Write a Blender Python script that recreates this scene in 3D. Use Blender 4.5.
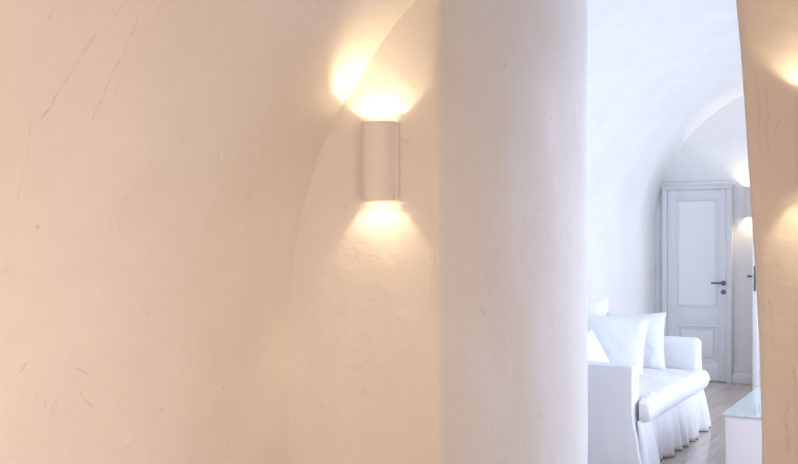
import bpy, bmesh, math, random
from mathutils import Vector, Matrix, Euler, noise
random.seed(7)
S = bpy.context.scene
for o in list(bpy.data.objects): bpy.data.objects.remove(o)
COL = S.collection
R = math.radians

# ------------------------------------------------------------------ camera
# world x runs along the end walls, y into the depth of the rooms, z up (metres)
cam = bpy.data.objects.new('camera', bpy.data.cameras.new('camera')); COL.objects.link(cam)
cam.location = (2.493, -3.4855, 1.57)
cam.rotation_euler = (R(90), 0, R(29.36))
cam.data.sensor_width = 36; cam.data.lens = 1000*36/798
cam.data.clip_start = 0.05
S.camera = cam

# ------------------------------------------------------------------ world, lights, exposure
S.view_settings.view_transform = 'Standard'; S.view_settings.look = 'None'
S.view_settings.gamma = 1; S.view_settings.exposure = 0.0; S.view_settings.use_curve_mapping = False
w = bpy.data.worlds.new('sky'); S.world = w; w.use_nodes = True
w.node_tree.nodes['Background'].inputs[0].default_value = (0.72, 0.84, 1.0, 1)
w.node_tree.nodes['Background'].inputs[1].default_value = 1.2

def area(name, loc, rot, sx, sy, power, color):
    l = bpy.data.lights.new(name, 'AREA'); l.shape = 'RECTANGLE'; l.size = sx; l.size_y = sy
    l.energy = power; l.color = color
    o = bpy.data.objects.new(name, l); COL.objects.link(o); o.location = loc; o.rotation_euler = rot
    return o
# daylight through the terrace door of the living room, faces -x
area('terrace_daylight', (3.02, 3.7, 1.15), (0, R(90), 0), 1.9, 2.0, 46, (0.70, 0.785, 1.0))
area('jamb_blue_fill', (3.02, 1.95, 1.2), (0, R(90), 0), 1.9, 0.9, 42, (0.63, 0.75, 1.0))  # added blue fill, brightens the far edge of the left jamb
# side window nearer the end wall, faces -x
area('side_daylight', (3.02, 6.1, 1.3), (0, R(90), 0), 1.3, 1.0, 46, (0.73, 0.81, 1.0))
# added warm fills standing in for unseen room lamps: overhead, right side, back end
area('near_room_fill', (2.0, -4.4, 2.55), (R(12), 0, 0), 1.4, 1.4, 37, (1.0, 0.775, 0.625))
g_ = area('vault_fill', (3.25, -2.3, 1.25), (0, R(90), R(-24)), 1.8, 2.2, 21, (1.0, 0.775, 0.63)); g_.data.spread = R(78)  # added narrow-beam fill aimed at the left vault, no fixture there
area('near_room_back_fill', (1.9, -6.3, 1.4), (R(90), 0, R(4)), 2.6, 1.8, 37, (1.0, 0.785, 0.65))  # added fill behind the viewer, evens out the end wall

SCONCE_W = 5.6
SCONCE_COL = (1.0, 0.80, 0.50)

# ------------------------------------------------------------------ helpers
def link(name, me, m=None, parent=None):
    o = bpy.data.objects.new(name, me); COL.objects.link(o)
    if m: me.materials.append(m)
    if parent: o.parent = parent
    return o
def obj(name, bm, m=None, parent=None, smooth=True):
    bmesh.ops.recalc_face_normals(bm, faces=bm.faces)
    me = bpy.data.meshes.new(name); bm.to_mesh(me); bm.free()
    for p in me.polygons: p.use_smooth = smooth
    o = link(name, me, m, parent)
    if smooth:
        try: me.set_sharp_from_angle(angle=R(40))
        except Exception: pass
    return o
def struct(o): o['kind'] = 'structure'; return o
def tag(o, label, cat, group=None):
    o['label'] = label; o['category'] = cat
    if group: o['group'] = group
    return o
def empty(name, loc=(0,0,0), rot=(0,0,0)):
    o = bpy.data.objects.new(name, None); COL.objects.link(o); o.location = loc; o.rotation_euler = rot
    o.empty_display_size = .1
    return o
def box(bm, lo, hi, bev=0, seg=2):
    r = bmesh.ops.create_cube(bm, size=1)
    for v in r['verts']:
        v.co = Vector([lo[i]+(v.co[i]+.5)*(hi[i]-lo[i]) for i in range(3)])
    if bev:
        es = list({e for v in r['verts'] for e in v.link_edges})
        bmesh.ops.bevel(bm, geom=es, offset=bev, segments=seg, profile=.5, affect='EDGES')
def cyl(bm, c, axis, r, h, n=24, bev=0):
    q = Vector((0,0,1)).rotation_difference(Vector(axis)).to_matrix().to_4x4()
    res = bmesh.ops.create_cone(bm, cap_ends=True, segments=n, radius1=r, radius2=r, depth=h,
                                matrix=Matrix.Translation(c) @ q)
    if bev:
        es = list({e for v in res['verts'] for e in v.link_edges if len(e.link_faces)==2 and e.calc_face_angle() > 1})
        bmesh.ops.bevel(bm, geom=es, offset=bev, segments=2, profile=.5, affect='EDGES')
def grid_mesh(name, P, UV=None, m=None, closed_u=False, skip=None, parent=None, flip=False):
    """P[i][j] -> point; builds a quad grid"""
    ni, nj = len(P), len(P[0])
    vs = [P[i][j] for i in range(ni) for j in range(nj)]
    fs = []
    for i in range(ni if closed_u else ni-1):
        for j in range(nj-1):
            a, b = i, (i+1) % ni
            if skip and skip(i, j): continue
            f = (a*nj+j, b*nj+j, b*nj+j+1, a*nj+j+1)
            fs.append(f[::-1] if flip else f)
    me = bpy.data.meshes.new(name); me.from_pydata(vs, [], fs)
    if UV:
        uvl = me.uv_layers.new(name='UVMap')
        for lp in me.loops: uvl.data[lp.index].uv = UV[lp.vertex_index // nj][lp.vertex_index % nj]
    for p in me.polygons: p.use_smooth = True
    me.update()
    return link(name, me, m, parent)
def fbm(p, f=1.0, o=2): return noise.fractal(Vector(p)*f, 1.0, 2.0, o)

# ------------------------------------------------------------------ materials
def principled(name, col, rough=.6, **kw):
    m = bpy.data.materials.new(name); m.use_nodes = True
    b = m.node_tree.nodes['Principled BSDF']
    b.inputs['Base Color'].default_value = (*col, 1); b.inputs['Roughness'].default_value = rough
    for k, v in kw.items(): b.inputs[k].default_value = v
    return m
class N:
    def __init__(s, m): s.t = m.node_tree; s.b = s.t.nodes['Principled BSDF']
    def n(s, t, **kw):
        x = s.t.nodes.new(t)
        for k, v in kw.items(): setattr(x, k, v)
        return x
    def l(s, a, b): s.t.links.new(a, b)
    def math(s, op, a, b=None, c=None, clamp=False):
        x = s.n('ShaderNodeMath', operation=op); x.use_clamp = clamp
        for i, v in enumerate((a, b, c)):
            if v is None: continue
            if isinstance(v, (int, float)): x.inputs[i].default_value = v
            else: s.l(v, x.inputs[i])
        return x.outputs[0]
    def vm(s, op, a, b=None, out=0):
        x = s.n('ShaderNodeVectorMath', operation=op)
        for i, v in enumerate((a, b)):
            if v is None: continue
            if isinstance(v, (tuple, list)): x.inputs[i].default_value = v
            else: s.l(v, x.inputs[i])
        return x.outputs[out]
    def noise(s, vec, scale, detail=3, rough=.5):
        x = s.n('ShaderNodeTexNoise'); x.inputs['Scale'].default_value = scale
        x.inputs['Detail'].default_value = detail; x.inputs['Roughness'].default_value = rough
        s.l(vec, x.inputs['Vector']); return x
    def ramp(s, f, p0, p1, c0=(0,0,0,1), c1=(1,1,1,1)):
        x = s.n('ShaderNodeValToRGB'); x.color_ramp.elements[0].position = p0; x.color_ramp.elements[1].position = p1
        x.color_ramp.elements[0].color = c0; x.color_ramp.elements[1].color = c1
        s.l(f, x.inputs[0]); return x.outputs[0]
    def mix(s, f, a, b, t='MIX'):
        x = s.n('ShaderNodeMix', data_type='RGBA', blend_type=t)
        for i, v in ((0, f), (6, a), (7, b)):
            if isinstance(v, (int, float)): x.inputs[i].default_value = v
            elif isinstance(v, tuple): x.inputs[i].default_value = v
            else: s.l(v, x.inputs[i])
        return x.outputs[2]

def plaster(name, col=(.82,.80,.77), cracks=(), dots=(), strokes=1.0, bump=.36):
    m = principled(name, col, .72); k = N(m)
    k.b.inputs['Specular IOR Level'].default_value = .25
    uv = k.n('ShaderNodeUVMap').outputs[0]; oc = k.n('ShaderNodeTexCoord').outputs['Object']
    mott = k.noise(oc, 2.2, 5, .6).outputs[0]; fine = k.noise(oc, 14, 4, .6).outputs[0]
    base = k.mix(k.ramp(mott, .3, .7), (col[0]*.94, col[1]*.925, col[2]*.91, 1), (*col, 1))
    base = k.mix(k.math('MULTIPLY', k.ramp(fine, .35, .75), .5), base, (col[0]*.93, col[1]*.925, col[2]*.92, 1))
    # random trowel strokes: thin bands where stretched noise crosses a level, broken up by another noise
    mp = k.n('ShaderNodeMapping'); mp.inputs['Scale'].default_value = (5.5, 1.1, 3); mp.inputs['Rotation'].default_value = (0, 0, R(-14))
    k.l(uv, mp.inputs[0])
    st = k.noise(mp.outputs[0], 1.6, 5, .62).outputs[0]
    band = k.math('SUBTRACT', 1.0, k.math('MULTIPLY', k.math('ABSOLUTE', k.math('SUBTRACT', st, .5)), 130, clamp=True), clamp=True)
    gate = k.ramp(k.noise(uv, 3.3, 2).outputs[0], .56, .66)
    gate2 = k.ramp(k.noise(uv, 17, 2).outputs[0], .5, .62)
    s_ = k.math('MULTIPLY', k.math('MULTIPLY', k.math('MULTIPLY', band, gate), gate2), .42*strokes)
    # hairline cracks where the wall shows them
    tot = None
    if cracks or dots:
        wob = k.n('ShaderNodeTexNoise'); wob.inputs['Scale'].default_value = 16; k.l(uv, wob.inputs['Vector'])
        d = k.vm('MULTIPLY', k.vm('SUBTRACT', wob.outputs['Color'], (.5,.5,.5)), (.03,.03,0))
        p = k.vm('MULTIPLY', k.vm('ADD', uv, d), (1,1,0))
        for line in cracks:
            st_ = line[-1] if isinstance(line[-1], float) else 1.0
            pts = [q for q in line if not isinstance(q, float)]
            for a, b in zip(pts[:-1], pts[1:]):
                A = Vector((*a, 0)); B = Vector((*b, 0)); D = B-A; L2 = D.length_squared
                pa = k.vm('SUBTRACT', p, tuple(A))
                x = k.n('ShaderNodeVectorMath', operation='DOT_PRODUCT'); k.l(pa, x.inputs[0]); x.inputs[1].default_value = D/L2
                h = k.math('MINIMUM', k.math('MAXIMUM', x.outputs['Value'], 0.0), 1.0)
                sc = k.n('ShaderNodeVectorMath', operation='SCALE'); sc.inputs[0].default_value = D; k.l(h, sc.inputs['Scale'])
                x = k.n('ShaderNodeVectorMath', operation='LENGTH'); k.l(k.vm('SUBTRACT', pa, sc.outputs[0]), x.inputs[0])
                v = k.math('MULTIPLY', k.math('SUBTRACT', 1.0, k.math('DIVIDE', x.outputs['Value'], .0048), clamp=True), st_)
                tot = v if tot is None else k.math('MAXIMUM', tot, v)
        for a in dots:
            x = k.n('ShaderNodeVectorMath', operation='DISTANCE'); k.l(p, x.inputs[0]); x.inputs[1].default_value = (*a, 0)
            v = k.math('SUBTRACT', 1.0, k.math('DIVIDE', x.outputs['Value'], .011), clamp=True)
            tot = v if tot is None else k.math('MAXIMUM', tot, v)
        tot = k.math('MULTIPLY', tot, k.math('MULTIPLY_ADD', k.noise(uv, 28, 2).outputs[0], 2.4, -.7, clamp=True))
        s_ = k.math('MAXIMUM', s_, k.math('MULTIPLY', tot, .52))
    base = k.mix(s_, base, (.42, .30, .22, 1))
    k.l(base, k.b.inputs['Base Color'])
    hgt = k.math('ADD', k.math('MULTIPLY', k.noise(oc, 5, 4, .55).outputs[0], 1.0), k.math('MULTIPLY', k.noise(mp.outputs[0], 1.5, 3, .5).outputs[0], .35))
    hgt = k.math('SUBTRACT', hgt, k.math('MULTIPLY', s_, .5))
    bp = k.n('ShaderNodeBump'); bp.inputs['Strength'].default_value = bump; bp.inputs['Distance'].default_value = .02
    k.l(hgt, bp.inputs['Height']); k.l(bp.outputs[0], k.b.inputs['Normal'])
    return m

CR = [[(-1.384,2.202),(-1.4,2.144),(-1.419,2.047),(-1.459,1.918),.9],[(-1.268,2.284),(-1.256,2.244),(-1.256,2.142),(-1.263,2.022),(-1.271,1.937),.9],[(-1.246,2.176),(-1.227,2.093),(-1.22,2.028),.5],[(-1.337,2.329),(-1.349,2.276),.7],[(-1.562,2.262),(-1.56,2.197),.6],[(-1.204,2.361),(-1.206,2.318),.6],[(-1.491,1.927),(-1.472,1.805),(-1.468,1.655),.45],[(-0.966,1.798),(-1.026,1.697),(-1.049,1.682),(-1.039,1.574),.5],[(-0.639,1.879),(-0.605,1.803),.5],[(-0.882,1.303),(-0.851,1.273)],[(-1.185,1.128),(-1.13,1.111)],[(-1.387,1.167),(-1.409,1.146)],[(-0.634,1.107),(-0.639,1.07)],[(-1.164,1.044),(-1.113,0.994),(-1.118,0.972),.8],[(-0.308,1.2),(-0.338,1.193),.5],[(-0.916,0.843),(-1.056,0.802),.4],[(-0.852,2.095),(-0.948,2.015),.3]]
DOT = [(-1.38,1.583),(-0.792,0.931),(-0.45,0.967)]
CW = [[(0.546,1.9333),(0.5824,1.9277)],[(0.6941,1.5582),(0.7029,1.3429),(0.6985,1.1077),.35],[(0.6765,1.4993),(0.6809,1.2638),.4],[(0.5138,1.3576),(0.5184,1.2575),.35],[(0.1529,0.8669),(0.1779,0.8397),.4],[(0.301,1.023),(0.3588,0.9982),.4],[(1.928,2.0374),(1.9343,1.9475),(1.928,1.9214),(1.9406,1.8049),.6],[(1.9719,1.952),(1.9594,1.8933),.8],[(1.8968,2.1103),(1.9059,2.009),(1.9091,1.8426),.5],[(2.0121,1.1281),(2.0244,1.0701),.8],[(1.9998,1.019),(1.9905,0.9526),(1.9998,0.855),.8],[(1.9406,1.345),(1.9563,1.1805),.4]]
M_vault = plaster('plaster_near_vault', (.80,.775,.74), CR, DOT)
M_mid = plaster('plaster_dividing_wall', (.80,.775,.75), CW, [])
M_far = plaster('plaster_far_room', (.84,.84,.84), strokes=.3, bump=.15)
M_paint = principled('white_door_paint', (.80,.81,.83), .38)
M_panel = principled('white_panel_paint', (.88,.89,.91), .3)
M_frame = principled('white_casing_paint', (.80,.81,.83), .42)
M_chrome = principled('dark_nickel', (.17,.17,.19), .35, Metallic=.85)
M_ceramic = principled('bisque_sconce', (.80,.76,.73), .75)
M_bulb = principled('lamp_glass', (1,.9,.7), .4)
M_bulb.node_tree.nodes['Principled BSDF'].inputs['Emission Color'].default_value = (1,.78,.45,1)
M_bulb.node_tree.nodes['Principled BSDF'].inputs['Emission Strength'].default_value = 12
def fabric(name, col, wr=.5, sc=7):
    m = principled(name, col, .85, **{'Sheen Weight': .15}); k = N(m)
    oc = k.n('ShaderNodeTexCoord').outputs['Object']
    h = k.math('ADD', k.noise(oc, sc, 3, .5).outputs[0], k.math('MULTIPLY', k.noise(oc, 260, 2).outputs[0], .05))
    bp = k.n('ShaderNodeBump'); bp.inputs['Strength'].default_value = wr; bp.inputs['Distance'].default_value = .02
    k.l(h, bp.inputs['Height']); k.l(bp.outputs[0], k.b.inputs['Normal'])
    return m
M_slip = fabric('white_linen_slipcover', (.82,.825,.84), .4)
M_pil = fabric('white_cotton_pillow', (.84,.85,.865), .45, 9)
M_block = fabric('off_white_table_block', (.80,.765,.765), .05)
M_gl = principled('table_glass', (.80,.90,.90), .05, **{'Transmission Weight': .35, 'IOR': 1.5})
def wood():
    m = principled('grey_oak_boards', (.4,.33,.28), .38, **{'Coat Weight': 1.0, 'Coat Roughness': .12, 'Coat IOR': 1.6}); k = N(m)
    oc = k.n('ShaderNodeTexCoord').outputs['Object']
    mp = k.n('ShaderNodeMapping'); mp.inputs['Rotation'].default_value = (0,0,R(90)); k.l(oc, mp.inputs[0])
    b = k.n('ShaderNodeTexBrick'); b.inputs['Scale'].default_value = 1; b.offset = .37
    for kk, v in (('Brick Width', 1.35), ('Row Height', .14), ('Mortar Size', .0025), ('Bias', 0)): b.inputs[kk].default_value = v
    b.inputs['Color1'].default_value = (.52,.40,.31,1); b.inputs['Color2'].default_value = (.36,.27,.21,1); b.inputs['Mortar'].default_value = (.12,.09,.07,1)
    k.l(mp.outputs[0], b.inputs['Vector'])
    mg = k.n('ShaderNodeMapping'); mg.inputs['Scale'].default_value = (14,1.2,1); k.l(oc, mg.inputs[0])
    g = k.noise(mg.outputs[0], 1.6, 6, .65).outputs[0]
    c = k.mix(k.ramp(g, .35, .7), b.outputs['Color'], (.68,.60,.54,1))
    c2 = k.mix(.55, b.outputs['Color'], c)
    k.l(c2, k.b.inputs['Base Color'])
    k.l(k.math('MULTIPLY_ADD', g, .25, .24), k.b.inputs['Roughness'])
    bp = k.n('ShaderNodeBump'); bp.inputs['Strength'].default_value = .15; bp.inputs['Distance'].default_value = .004
    k.l(g, bp.inputs['Height']); k.l(bp.outputs[0], k.b.inputs['Normal'])
    return m
M_wood = wood()

# ------------------------------------------------------------------ near room: barrel vault
def near_profile():
    pts = [(0, -.02), (0, .3), (0, .6), (0, .9)]
    n = 56
    for i in range(n+1):
        t = math.pi*i/n
        pts.append((1.7-1.7*math.cos(t), 1.2+1.68*math.sin(t)))
    pts += [(3.4, .9), (3.4, .6), (3.4, .3), (3.4, -.02)]
    return pts
def sweep(name, prof, y0, y1, ny, m, amp, ctr, skip=None, sub=2):
    P, UV = [], []
    prof2 = []
    for a, b in zip(prof[:-1], prof[1:]):
        L = math.hypot(b[0]-a[0], b[1]-a[1]); k = max(1, round(L/.09))
        for q in range(k): prof2.append((a[0]+(b[0]-a[0])*q/k, a[1]+(b[1]-a[1])*q/k))
    prof2.append(prof[-1])
    s = prof2[0][1]; pv = None
    for u, h in prof2:
        if pv: s += math.hypot(u-pv[0], h-pv[1])
        pv = (u, h); row, ur = [], []
        d = Vector((ctr[0]-u, 0, ctr[1]-h)).normalized()
        for j in range(ny+1):
            y = y0+(y1-y0)*j/ny
            p = Vector((u, y, h)); k = amp*(fbm(p, 1.3, 2)+.35*fbm(p+Vector((9,3,1)), 3.5, 1))
            row.append(p + d*k); ur.append((y, s))
        P.append(row); UV.append(ur)
    return grid_mesh(name, P, UV, m, skip=skip), prof2
vault_near, _ = sweep('ceiling', near_profile(), -6.5, .06, 80, M_vault, .011, (1.7, 1.2))
struct(vault_near)
bm = bmesh.new(); box(bm, (-.2,-6.62,-.1), (3.6,-6.5,3.1)); struct(obj('wall_back', bm, M_vault, smooth=False))

# ------------------------------------------------------------------ the thick dividing wall with its arched opening
O, W, H = [], [], []      # hole outline (x,z), weight left, outer-direction
def lerp(a, b, t): return a+(b-a)*t
outl = []
for i in range(27): outl.append((.72, -.02+2.47*i/26, 'L', i/26))
arch = [(.72,2.45),(.735,2.55),(.79,2.645),(.88,2.715),(1.0,2.755),(1.15,2.775),(1.3,2.77),(1.45,2.745),(1.58,2.7),(1.69,2.63),(1.77,2.54),(1.805,2.45),(1.826,2.349)]
for i in range(1, 13):
    outl.append((*arch[i], 'T', i/12))
right = [(1.826,2.349),(1.841,2.18),(1.856,1.95),(1.872,1.677),(1.888,1.4435),(1.900,1.2),(1.909,.9),(1.909,-.02)]
rs = []
for a, b in zip(right[:-1], right[1:]):
    L = math.hypot(a[0]-b[0], a[1]-b[1]); k = max(1, round(L/.1))
    for q in range(1, k+1): rs.append((lerp(a[0],b[0],q/k), lerp(a[1],b[1],q/k)))
for i, (u, h) in enumerate(rs): outl.append((u, h, 'R', (i+1)/len(rs)))
# cross-profile j: kind, y, splay(left only), outward rounding
NW, FW = 30, 12
cross = []
for j in range(NW): cross.append(('near', j/NW))
cross += [('jamb', 0, 0, .036), ('jamb', .003, 0, .018), ('jamb', .010, .001, .007), ('jamb', .03, .007, .001), ('jamb', .06, .014, 0)]
sp = [(.06,.018),(.2,.07),(.4,.14),(.55,.186),(.7,.222),(.82,.242),(.9,.249),(.97,.25)]
for k in range(1, 22):
    y = .06+(.93-.06)*k/21
    for a, b in zip(sp[:-1], sp[1:]):
        if a[0] <= y <= b[0]+1e-9: s = lerp(a[1], b[1], (y-a[0])/(b[0]-a[0])); break
    cross.append(('jamb', y, s, 0))
cross += [('jamb', .97, .25, 0), ('jamb', 1.03, .25, .007), ('jamb', 1.09, .25, .025), ('jamb', 1.13, .25, .05), ('jamb', 1.16, .25, .1), ('jamb', 1.18, .25, .17), ('jamb', 1.19, .25, .22), ('jamb', 1.2, .25, .30)]
for j in range(1, FW+1): cross.append(('far', j/FW))
P, UV = [], []
for (u, h, sd, q) in outl:
    if sd == 'L': wl, on, nr, fr = 1, (-1, 0), (-.15, h*3.2/2.45), (-.62, h*3.5/2.45)
    elif sd == 'T':
        a = math.pi*(1-q); on = (math.cos(a), math.sin(a)); wl = 1-q
        nr, fr = (lerp(-.15, 3.6, q), 3.2), (lerp(-.62, 3.25, q), 3.5)
    else: wl, on, nr, fr = 0, (1, 0), (3.6, h*3.2/2.349), (3.25, h*3.5/2.349)
    flare = 0 if h < 2.3 else min(1, (h-2.3)/.3)*.2
    row, ur = [], []
    for c in cross:
        if c[0] == 'near':
            e = (u+on[0]*.05, h+on[1]*.05); t = c[1]
            x, z, y = lerp(nr[0], e[0], t), lerp(nr[1], e[1], t), 0
            p = Vector((x, y, z)); k = .010*fbm(p+Vector((4,0,2)), 1.6, 2)+.003*fbm(p, 5, 1)
            k *= min(1, (1-c[1])*2.5+.15)
            row.append(Vector((x, y-k, z))); ur.append((x, z))
        elif c[0] == 'jamb':
            y = c[1]; x = u+wl*c[2]+on[0]*c[3]; z = h+on[1]*c[3]+flare*min(y, 1)
            p = Vector((x, y, z)); k = (.016*fbm(p+Vector((1,7,3)), 1.9, 2)+.005*fbm(Vector((x*6,y*6,z*1.8)), 1, 2))*min(1, y*4)*((1-.75*min(1,max(0,y-.7)/.25)) if sd=='L' else .3)
            if sd == 'L' and .35 < y < 1.1: k -= .032*math.exp(-((z-1.95)/.42)**2)*math.sin(math.pi*(y-.35)/.75)*(1+.6*fbm((0,y,z),3))
            row.append(Vector((x-on[0]*k, y, z-on[1]*k))); ur.append((x+y, z))
        else:
            e = (u+wl*.25+on[0]*.30, h+on[1]*.30+flare); t = c[1]
            x, z = lerp(e[0], fr[0], t), lerp(e[1], fr[1], t)
            row.append(Vector((x, 1.2, z))); ur.append((x+1.2, z))
    P.append(row); UV.append(ur)
wm = grid_mesh('wall_middle', P, UV, M_mid)
struct(wm)

# ------------------------------------------------------------------ far room shell
def far_profile():
    pts = [(-.385,-.02),(-.385,.5),(-.385,1.0)]
    n = 30
    for i in range(n+1):
        t = math.pi/2*i/n; pts.append((1.14-1.525*math.cos(t), 1.65+1.46*math.sin(t)))
    for i in range(1, 25):
        t = math.pi/2*i/24; pts.append((1.14+1.86*math.sin(t), 2.25+.86*math.cos(t)))
    pts += [(3.0,1.8),(3.0,1.2),(3.0,.6),(3.0,-.02)]
    return pts
fp = far_profile(); prof2 = []
for a, b in zip(fp[:-1], fp[1:]):
    L = math.hypot(b[0]-a[0], b[1]-a[1]); k = max(1, round(L/.09)); prof2 += [(lerp(a[0],b[0],q/k), lerp(a[1],b[1],q/k)) for q in range(k)]
prof2.append(fp[-1])
Y0, Y1, NY = 1.16, 7.34, 72
def skipw(i, j):
    u, h = prof2[i]; y = Y0+(Y1-Y0)*(j+.5)/NY
    return u > 2.97 and ((h < 2.15 and (1.5 < y < 2.4 or 2.7 < y < 4.7)) or (.65 < h < 2.0 and 5.6 < y < 6.6))
vf, _ = sweep('ceiling_far', far_profile(), Y0, Y1, NY, M_far, .008, (1.14, 1.5), skip=skipw)
struct(vf)
# end wall with the doorway behind the open leaf
bm = bmesh.new()
box(bm, (-.6,7.3,-.02), (.83,7.5,3.4)); box(bm, (.83,7.3,2.08), (1.52,7.5,3.4)); box(bm, (1.52,7.3,-.02), (3.2,7.5,3.4))
struct(obj('wall_end', bm, M_far, smooth=False))
bm = bmesh.new()
box(bm, (.6,8.6,-.02), (1.8,8.7,2.5)); box(bm, (.6,7.5,-.02), (.7,8.6,2.5)); box(bm, (1.7,7.5,-.02), (1.8,8.6,2.5)); box(bm, (.6,7.5,2.4), (1.8,8.7,2.5))
struct(obj('wall_alcove', bm, M_far, smooth=False))
bm = bmesh.new(); box(bm, (-.7,-6.6,-.12), (3.7,8.8,0)); struct(obj('floor', bm, M_wood, smooth=False))
# window reveals and frames on the right-hand side (out of the picture, daylight comes through them)
def window(name, y0, y1, z0, z1, nm):
    e = struct(empty(name, (3.05, (y0+y1)/2, z0)))
    bm = bmesh.new()
    for a, b in (((2.98,y0-.06,z0),(3.12,y0,z1+.06)), ((2.98,y1,z0),(3.12,y1+.06,z1+.06)), ((2.98,y0,z1),(3.12,y1,z1+.06))): box(bm, a, b, .004)
    for i in range(1, nm):
        y = lerp(y0, y1, i/nm); box(bm, (3.06,y-.03,z0), (3.10,y+.03,z1), .004)
    if z0 > .1: box(bm, (2.95,y0-.06,z0-.05), (3.12,y1+.06,z0), .004)
    o = obj('window_frame', bm, M_frame, smooth=False); o.parent = e; o.matrix_parent_inverse = Matrix.Translation(-e.location)
window('window_1', 2.7, 4.7, 0, 2.15, 2)
window('added_window', 1.5, 2.4, 0, 2.15, 1)  # unseen opening, added to go with the blue fill on the jamb
window('window_2', 5.6, 6.6, .65, 2.0, 2)

# baseboards
def baseboard(name, x0, x1, y0, y1, ax):
    bm = bmesh.new()
    box(bm, (x0,y0,0), (x1,y1,.088), .003)
    if ax == 'x': box(bm, (x0,y0+.006,.082), (x1,y1,.10), .004)
    else: box(bm, (x0,y0,.082), (x1-.006,y1,.10), .004)
    struct(obj(name, bm, M_frame))
baseboard('baseboard_end', .416, .70, 7.276, 7.31, 'x')
baseboard('baseboard_left', -.40, -.362, 1.2, 7.27, 'y')

# ------------------------------------------------------------------ doors
def frame_ring(bm, x0, x1, z0, z1, y0, y1, w, bev=.002):
    box(bm, (x0,y0,z0), (x0+w,y1,z1), bev); box(bm, (x1-w,y0,z0), (x1,y1,z1), bev)
    box(bm, (x0+w,y0,z1-w), (x1-w,y1,z1), bev); box(bm, (x0+w,y0,z0), (x1-w,y1,z0+w), bev)
def lever(parent, x, y, z, d, s, L=.125):
    """lever handle on a face: s = direction the lever points (vector), d = outward normal"""
    d = Vector(d); s = Vector(s); c = Vector((x,y,z))
    bm = bmesh.new()
    cyl(bm, c+d*.005, d, .026, .010, 28, .002)
    cyl(bm, c+d*.030, d, .0095, .045, 16)
    a = c+d*.052
    # tapered bar
    bar = bmesh.ops.create_cone(bm, cap_ends=True, segments=16, radius1=.0115, radius2=.0095, depth=L,
        matrix=Matrix.Translation(a+s*(L/2-.010)) @ Vector((0,0,1)).rotation_difference(s).to_matrix().to_4x4())
    bmesh.ops.create_uvsphere(bm, u_segments=12, v_segments=8, radius=.0115, matrix=Matrix.Translation(a-s*.010))
    o = obj('door_handle', bm, M_chrome); o.parent = parent
    bm = bmesh.new(); cyl(bm, c+d*.005-Vector((0,0,.094)), d, .026, .010, 28, .002)
    cyl(bm, c+d*.011-Vector((0,0,.094)), d, .010, .006, 16)
    o = obj('keyhole_cover', bm, M_chrome); o.parent = parent

d1 = struct(empty('door_1', (0,0,0)))
bm = bmesh.new()     # casing with a small cornice
FY = 7.262
box(bm, (-.318,FY,0), (-.262,7.31,2.020), .003); box(bm, (.361,FY,0), (.417,7.31,2.020), .003)
box(bm, (-.318,FY,2.020), (.417,7.31,2.060), .003)
box(bm, (-.328,FY-.012,2.058), (.427,7.31,2.074), .003); box(bm, (-.340,FY-.026,2.073), (.439,7.31,2.094), .005)
box(bm, (-.308,FY-.007,0), (-.300,FY+.002,2.03), .002); box(bm, (.399,FY-.007,0), (.407,FY+.002,2.03), .002)
obj('door_frame', bm, M_frame, d1)
leaf = bm = bmesh.new()
LY0, LY1 = 7.276, 7.302
X0, X1 = -.262, .361
box(bm, (X0+.003,LY0,.008), (-.165,LY1,2.018), .002); box(bm, (.270,LY0,.008), (X1-.003,LY1,2.018), .002)
box(bm, (-.165,LY0,1.925), (.270,LY1,2.018), .001); box(bm, (-.165,LY0,.585), (.270,LY1,.775), .001); box(bm, (-.165,LY0,.008), (.270,LY1,.20), .001)
box(bm, (-.18,7.290,.1), (.28,7.304,1.99))
obj('door_leaf', bm, M_paint, d1)
bm = bmesh.new(); frame_ring(bm, -.167, .272, .773, 1.927, LY0-.006, LY0+.016, .020, .004); frame_ring(bm, -.147, .252, .793, 1.907, LY0+.003, LY0+.016, .010, .003)
bmp = bmesh.new(); box(bmp, (-.148,7.286,.792), (.253,7.291,1.908)); obj('upper_panel', bmp, M_panel, d1, False)
obj('upper_panel_moulding', bm, M_paint, d1)
bm = bmesh.new(); frame_ring(bm, -.167, .272, .198, .587, LY0-.006, LY0+.016, .018, .004)
box(bm, (-.118,LY0+.002,.247), (.223,LY0+.016,.538), .010, 3)
obj('lower_panel', bm, M_paint, d1)
lever(d1, .327, LY0, 1.037, (0,-1,0), (-1,0,0))

# the open leaf in front of the second doorway
d2 = struct(empty('door_2', (0,0,0)))
bm = bmesh.new()
box(bm, (.80,7.262,0), (.855,7.31,2.03), .003); box(bm, (1.50,7.262,0), (1.555,7.31,2.03), .003)
box(bm, (.80,7.262,2.025), (1.555,7.31,2.075), .003); box(bm, (.785,7.24,2.072), (1.57,7.31,2.09), .004)
obj('door_frame', bm, M_frame, d2)
bm = bmesh.new(); box(bm, (.742,6.62,.01), (.786,7.255,2.02), .003)
for (z0, z1) in ((.2,.585),(.775,1.92)):
    for xa, xb in ((.738,.744),(.784,.790)):
        for (ya, yb, za, zb) in ((6.71,6.725,z0,z1),(7.14,7.155,z0,z1),(6.71,7.155,z0,z0+.015),(6.71,7.155,z1-.015,z1)):
            box(bm, (xa,ya,za), (xb,yb,zb), .001)
obj('door_leaf', bm, M_paint, d2)
bm = bmesh.new(); box(bm, (.754,6.617,1.0), (.774,6.624,1.24), .001); box(bm, (.758,6.609,1.12), (.770,6.62,1.145), .002); box(bm, (.759,6.612,1.04), (.769,6.62,1.065), .001)
obj('lock_plate', bm, M_chrome, d2)
lever(d2, .742, 6.69, 1.137, (-1,0,0), (0,1,0), .12)
lever(d2, .786, 6.69, 1.137, (1,0,0), (0,1,0), .12)

for ch in d2.children:
    if ch.name.startswith(('door_leaf','lock','door_handle','keyhole')): ch.location.x = -.012

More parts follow.
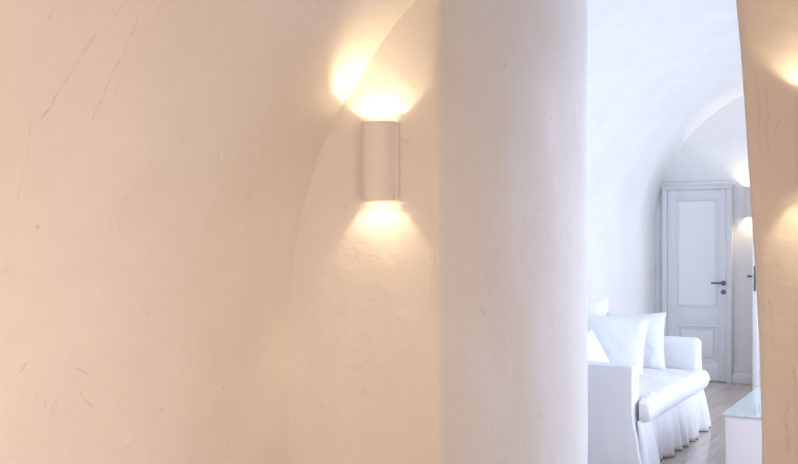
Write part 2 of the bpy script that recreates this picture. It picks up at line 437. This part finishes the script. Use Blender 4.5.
# ------------------------------------------------------------------ wall sconces
def make_sconce():
    e = empty('wall_sconce')
    r, t, h = .074, .007, .1555
    n = 28; bm = bmesh.new(); rows = []
    for i in range(n+1):
        a = math.pi*i/n; c, s = math.cos(a), math.sin(a)
        lift = .0015*math.sin(a)
        rows.append([bm.verts.new((-r*c, -.012-(r)*s*1.05, -h-.003*s)), bm.verts.new((-r*c, -.012-(r)*s*1.05, h)),
                     bm.verts.new((-(r-t)*c, -.012-(r-t)*s*1.05, h)), bm.verts.new((-(r-t)*c, -.012-(r-t)*s*1.05, -h-.003*s))])
    for a, b in zip(rows[:-1], rows[1:]):
        for k in range(4): bm.faces.new((a[k], a[(k+1)%4], b[(k+1)%4], b[k]))
    bm.faces.new(rows[0]); bm.faces.new(rows[-1][::-1])
    obj('sconce_shade', bm, M_ceramic, e)
    bm = bmesh.new(); box(bm, (-.081,-.018,-.1545), (.081,.012,.1545), .002); obj('back_plate', bm, M_ceramic, e)
    bm = bmesh.new(); cyl(bm, (0,-.045,0), (0,0,1), .011, .05, 14, .002); cyl(bm, (0,-.025,0), (0,1,0), .006, .03, 10); obj('lamp_holder', bm, M_ceramic, e)
    for s in (1, -1):
        bm = bmesh.new(); bmesh.ops.create_uvsphere(bm, u_segments=14, v_segments=10, radius=.010, matrix=Matrix.Translation((0,-.045,s*.048)) @ Matrix.Diagonal((1,1,2.2,1)))
        obj('bulb', bm, M_bulb, e)
        l = bpy.data.lights.new('sconce_light', 'POINT'); l.energy = SCONCE_W; l.color = SCONCE_COL; l.shadow_soft_size = .012
        if s < 0: l.energy *= 1.15
        o = bpy.data.objects.new('sconce_light', l); COL.objects.link(o); o.parent = e; o.location = (0,-.045,.100 if s > 0 else -.074)
    return e
sc0 = make_sconce()
def place(src, loc, rz=0, label=None, group=None):
    r = src.copy(); COL.objects.link(r); r.location = loc; r.rotation_euler = (0,0,rz)
    for ch in src.children:
        c = ch.copy(); COL.objects.link(c); c.parent = r
    if label: r['label'] = label
    return r
sc0.location = (.455, -.004, 1.854)
tag(sc0, 'half-round white sconce glowing up and down on the wall left of the opening', 'wall lamp', 'half-round plaster wall sconces')
place(sc0, (2.115, -.004, 1.865), 0, 'half-round sconce right of the opening, only its warm glow at the right picture edge')
place(sc0, (.615, 7.296, 1.88), 0, 'small distant half-round sconce glowing between the far panelled door and the open one')
# the room behind the viewer is lit by the added area fills, not by sconces

# ------------------------------------------------------------------ sofa
def rbox(name, lo, hi, r, m, parent, wob=.004, flare=None, seed=0, div=.06):
    bm = bmesh.new(); box(bm, lo, hi, r, 5)
    bmesh.ops.subdivide_edges(bm, edges=[e for e in bm.edges if e.calc_length() > .2], cuts=10, use_grid_fill=True)
    for v in bm.verts:
        p = v.co.copy(); k = wob*fbm(p+Vector((seed,0,0)), 5, 2)
        v.co += Vector((k, k*.6, k))
        if flare and p.x > .4 and p.z < .36: v.co.x += flare*(1-p.z/.36)*(p.x-.4)/.24
    return obj(name, bm, m, parent)
sofa = empty('sofa', (.25, 3.83, 0))
tag(sofa, 'white slipcovered sofa with a pleated skirt along the left wall of the far room', 'sofa')
def under(o, e=sofa): o.parent = e; o.matrix_parent_inverse = Matrix.Translation(-e.location); return o
under(rbox('armrest', (-.25,2.90,.006), (.640,3.045,.702), .016, M_slip, None, .006, seed=1, flare=.07))
under(rbox('armrest', (-.20,4.60,.12), (.678,4.75,.722), .05, M_slip, None, .006, seed=5))
under(rbox('backrest', (-.35,2.92,.12), (-.27,4.74,.74), .03, M_slip, None, .006, seed=9))
under(rbox('base', (-.26,3.05,.10), (.665,4.66,.335), .025, M_slip, None, .004, seed=3))
# skirt: a gathered strip round front and ends, falling from under the cushion to the floor
path = [(.655,2.925),(.668,2.935),(.668,4.715),(.65,4.755),(-.18,4.755)]
def along(path, step):
    out = []
    for (a, b) in zip(path[:-1], path[1:]):
        A, B = Vector(a), Vector(b); n = max(1, int((B-A).length/step))
        for q in range(n): out.append((A.lerp(B, q/n), Vector(((B-A).y, -(B-A).x)).normalized()))
    out.append((Vector(path[-1]), out[-1][1])); return out
pa = along(path, .012)
# smooth normals
for _ in range(6):
    ns = [p[1] for p in pa]; pa = [(p[0], (ns[max(0,i-1)]+ns[i]+ns[min(len(ns)-1,i+1)]).normalized()) for i, p in enumerate(pa)]
P = []
ks = 12
for i, (p, n) in enumerate(pa):
    s = i*.012; front = 1 if abs(p.x-.668) < .012 else .35
    row = []
    f = math.sin(s*25+2.4*math.sin(s*7))+.5*math.sin(s*52+1.3+2*math.sin(s*5))
    for j in range(ks+1):
        t = j/ks; z = .345*(1-t)+.004*t
        amp = front*(.004+.026*t**1.3)
        off = .003+.040*t*front + amp*f + .010*math.sin(t*3.1)*front
        row.append(Vector((p.x+n.x*off, p.y+n.y*off, z)))
    P.append(row)
sk = grid_mesh('skirt', P, None, M_slip)
so = sk.modifiers.new('thick', 'SOLIDIFY'); so.thickness = .003
under(sk)
# T-shaped seat cushion, softly puffed with puckered edges
def seat_cushion():
    nu, nv = 46, 84; top, bot = [], []
    u0, u1, vc = -.24, .745, 3.82
    verts = {}
    bm = bmesh.new()
    for side in (1, -1):
        for i in range(nu+1):
            for j in range(nv+1):
                a, b = -1+2*i/nu, -1+2*j/nv
                a2 = math.sin(a*math.pi/2)*.35+a*.65; b2 = math.sin(b*math.pi/2)*.3+b*.7
                u = lerp(u0, u1, (a2+1)/2)
                sm = min(1, max(0, (u-.645)/.02)); sm = sm*sm*(3-2*sm)
                hw = .765+.125*sm
                v = vc+b2*hw
                # rounded plan corners at the front
                cr = max(0, a-.93)/.07; v = vc+(v-vc)*(1-.03*cr*cr)
                e = (1-abs(a)**16)*(1-abs(b)**26)
                e = max(0, e)**.5
                puff = .5+.5*(1-a*a)*(1-b**4)
                th = (.066*e+.022*e*puff)
                p = Vector((u, v, 0))
                wr = .014*fbm(Vector((p.x*5,p.y*11,side*3)), 1, 3)*e
                # puckers along the seam
                pk = .0035*math.sin(b*150+3*math.sin(b*23))*math.exp(-((1-abs(a))/.08)**2) if abs(a) > .6 else 0
                z = .400+side*(th+pk)+wr*(1 if side > 0 else .3)
                if abs(i-nu/2) == nu/2 or abs(j-nv/2) == nv/2:
                    key = (i, j)
                    if key in verts: continue
                    verts[key] = bm.verts.new((u+.004*math.sin(b*130), v, .400+.004*math.sin(b*90)))
                else: verts[(i, j, side)] = bm.verts.new((u, v, z))
    g = lambda i, j, s: verts.get((i, j)) or verts[(i, j, s)]
    for s in (1, -1):
        for i in range(nu):
            for j in range(nv):
                f = (g(i,j,s), g(i+1,j,s), g(i+1,j+1,s), g(i,j+1,s))
                bm.faces.new(f if s > 0 else f[::-1])
    return obj('seat_cushion', bm, M_slip)
sc = seat_cushion(); under(sc)

def pillow(name, loc, rot, wd, ht, th, label, group, seed=0, m=None, ear=.10, pipe=True):
    n = 36; bm = bmesh.new(); verts = {}
    for side in (1, -1):
        for i in range(n+1):
            for j in range(n+1):
                a, b = -1+2*i/n, -1+2*j/n
                x = a*(1-ear*(1-b*b)*abs(a)**2*.9); z = b*(1-ear*(1-a*a)*abs(b)**2*.9)
                e = max(0, (1-abs(a)**3.2)*(1-abs(b)**3.2))**.62
                p = Vector((x*wd/2, 0, z*ht/2))
                wr = .010*fbm(p+Vector((seed, side, 0)), 7, 2)*e + .004*math.sin(9*a*b+seed)*e
                sag = -.012*(1-b)*math.cos(a*1.5)
                key = (i, j) if (i in (0, n) or j in (0, n)) else (i, j, side)
                if key in verts: continue
                y = 0 if len(key) == 2 else -side*(th/2*e)+wr
                verts[key] = bm.verts.new((p.x, y + .006*fbm(p*6+Vector((seed,0,0)), 1, 1), p.z))
    g = lambda i, j, s: verts.get((i, j)) or verts[(i, j, s)]
    for s in (1, -1):
        for i in range(n):
            for j in range(n):
                f = (g(i,j,s), g(i+1,j,s), g(i+1,j+1,s), g(i,j+1,s)); bm.faces.new(f if s > 0 else f[::-1])
    edge = [g(i,0,1).co.copy() for i in range(n)]+[g(n,j,1).co.copy() for j in range(n)]+[g(n-i,n,1).co.copy() for i in range(n)]+[g(0,n-j,1).co.copy() for j in range(n)]
    o = obj(name, bm, m or M_pil); o.location = loc; o.rotation_euler = Euler(tuple(R(q) for q in rot), 'XYZ')
    tag(o, label, 'pillow', group)
    if pipe:   # corded seam
        bm = bmesh.new(); N_ = len(edge); rings = []
        for i, c in enumerate(edge):
            t = (edge[(i+1)%N_]-edge[i-1]).normalized(); s1 = t.cross(Vector((0,1,0))).normalized(); s2 = Vector((0,1,0))
            rings.append([bm.verts.new(c+(s1*math.cos(q*math.pi/3)+s2*math.sin(q*math.pi/3))*.0045) for q in range(6)])
        for i in range(N_):
            for q in range(6): bm.faces.new((rings[i][q], rings[i][(q+1)%6], rings[(i+1)%N_][(q+1)%6], rings[(i+1)%N_][q]))
        obj('piping', bm, m or M_pil, o)
    return o
G = 'white cushions on the sofa'
pillow('throw_pillow', (.215,4.45,.690), (-9,-2,2), .47, .47, .13, 'white throw pillow against the far sofa arm, behind a larger one', G, 2)
pillow('throw_pillow', (.125,4.08,.690), (-14,4,8), .54, .48, .15, 'large white throw pillow in front of the one that leans on the far arm', G, 5)
pillow('throw_pillow', (-.185,4.36,.775), (-6,-3,42), .47, .50, .13, 'white pillow standing highest, its top corner rising behind the other pillows', G, 8)
pillow('throw_pillow', (.225,3.29,.665), (-30,0,80), .44, .44, .12, 'white corded pillow at the near end, edge showing above the near arm', G, 11)

# ------------------------------------------------------------------ coffee table
tb = empty('coffee_table', (1.53, 3.49, 0))
tag(tb, 'white block coffee table with a pale glass top in front of the sofa', 'table')
under(rbox('table_body', (1.215,2.90,0), (1.86,4.07,.432), .012, M_block, None, .001), tb)
bm = bmesh.new(); box(bm, (1.20,2.885,.434), (1.875,4.085,.446), .002)
under(obj('glass_top', bm, M_gl, smooth=False), tb)
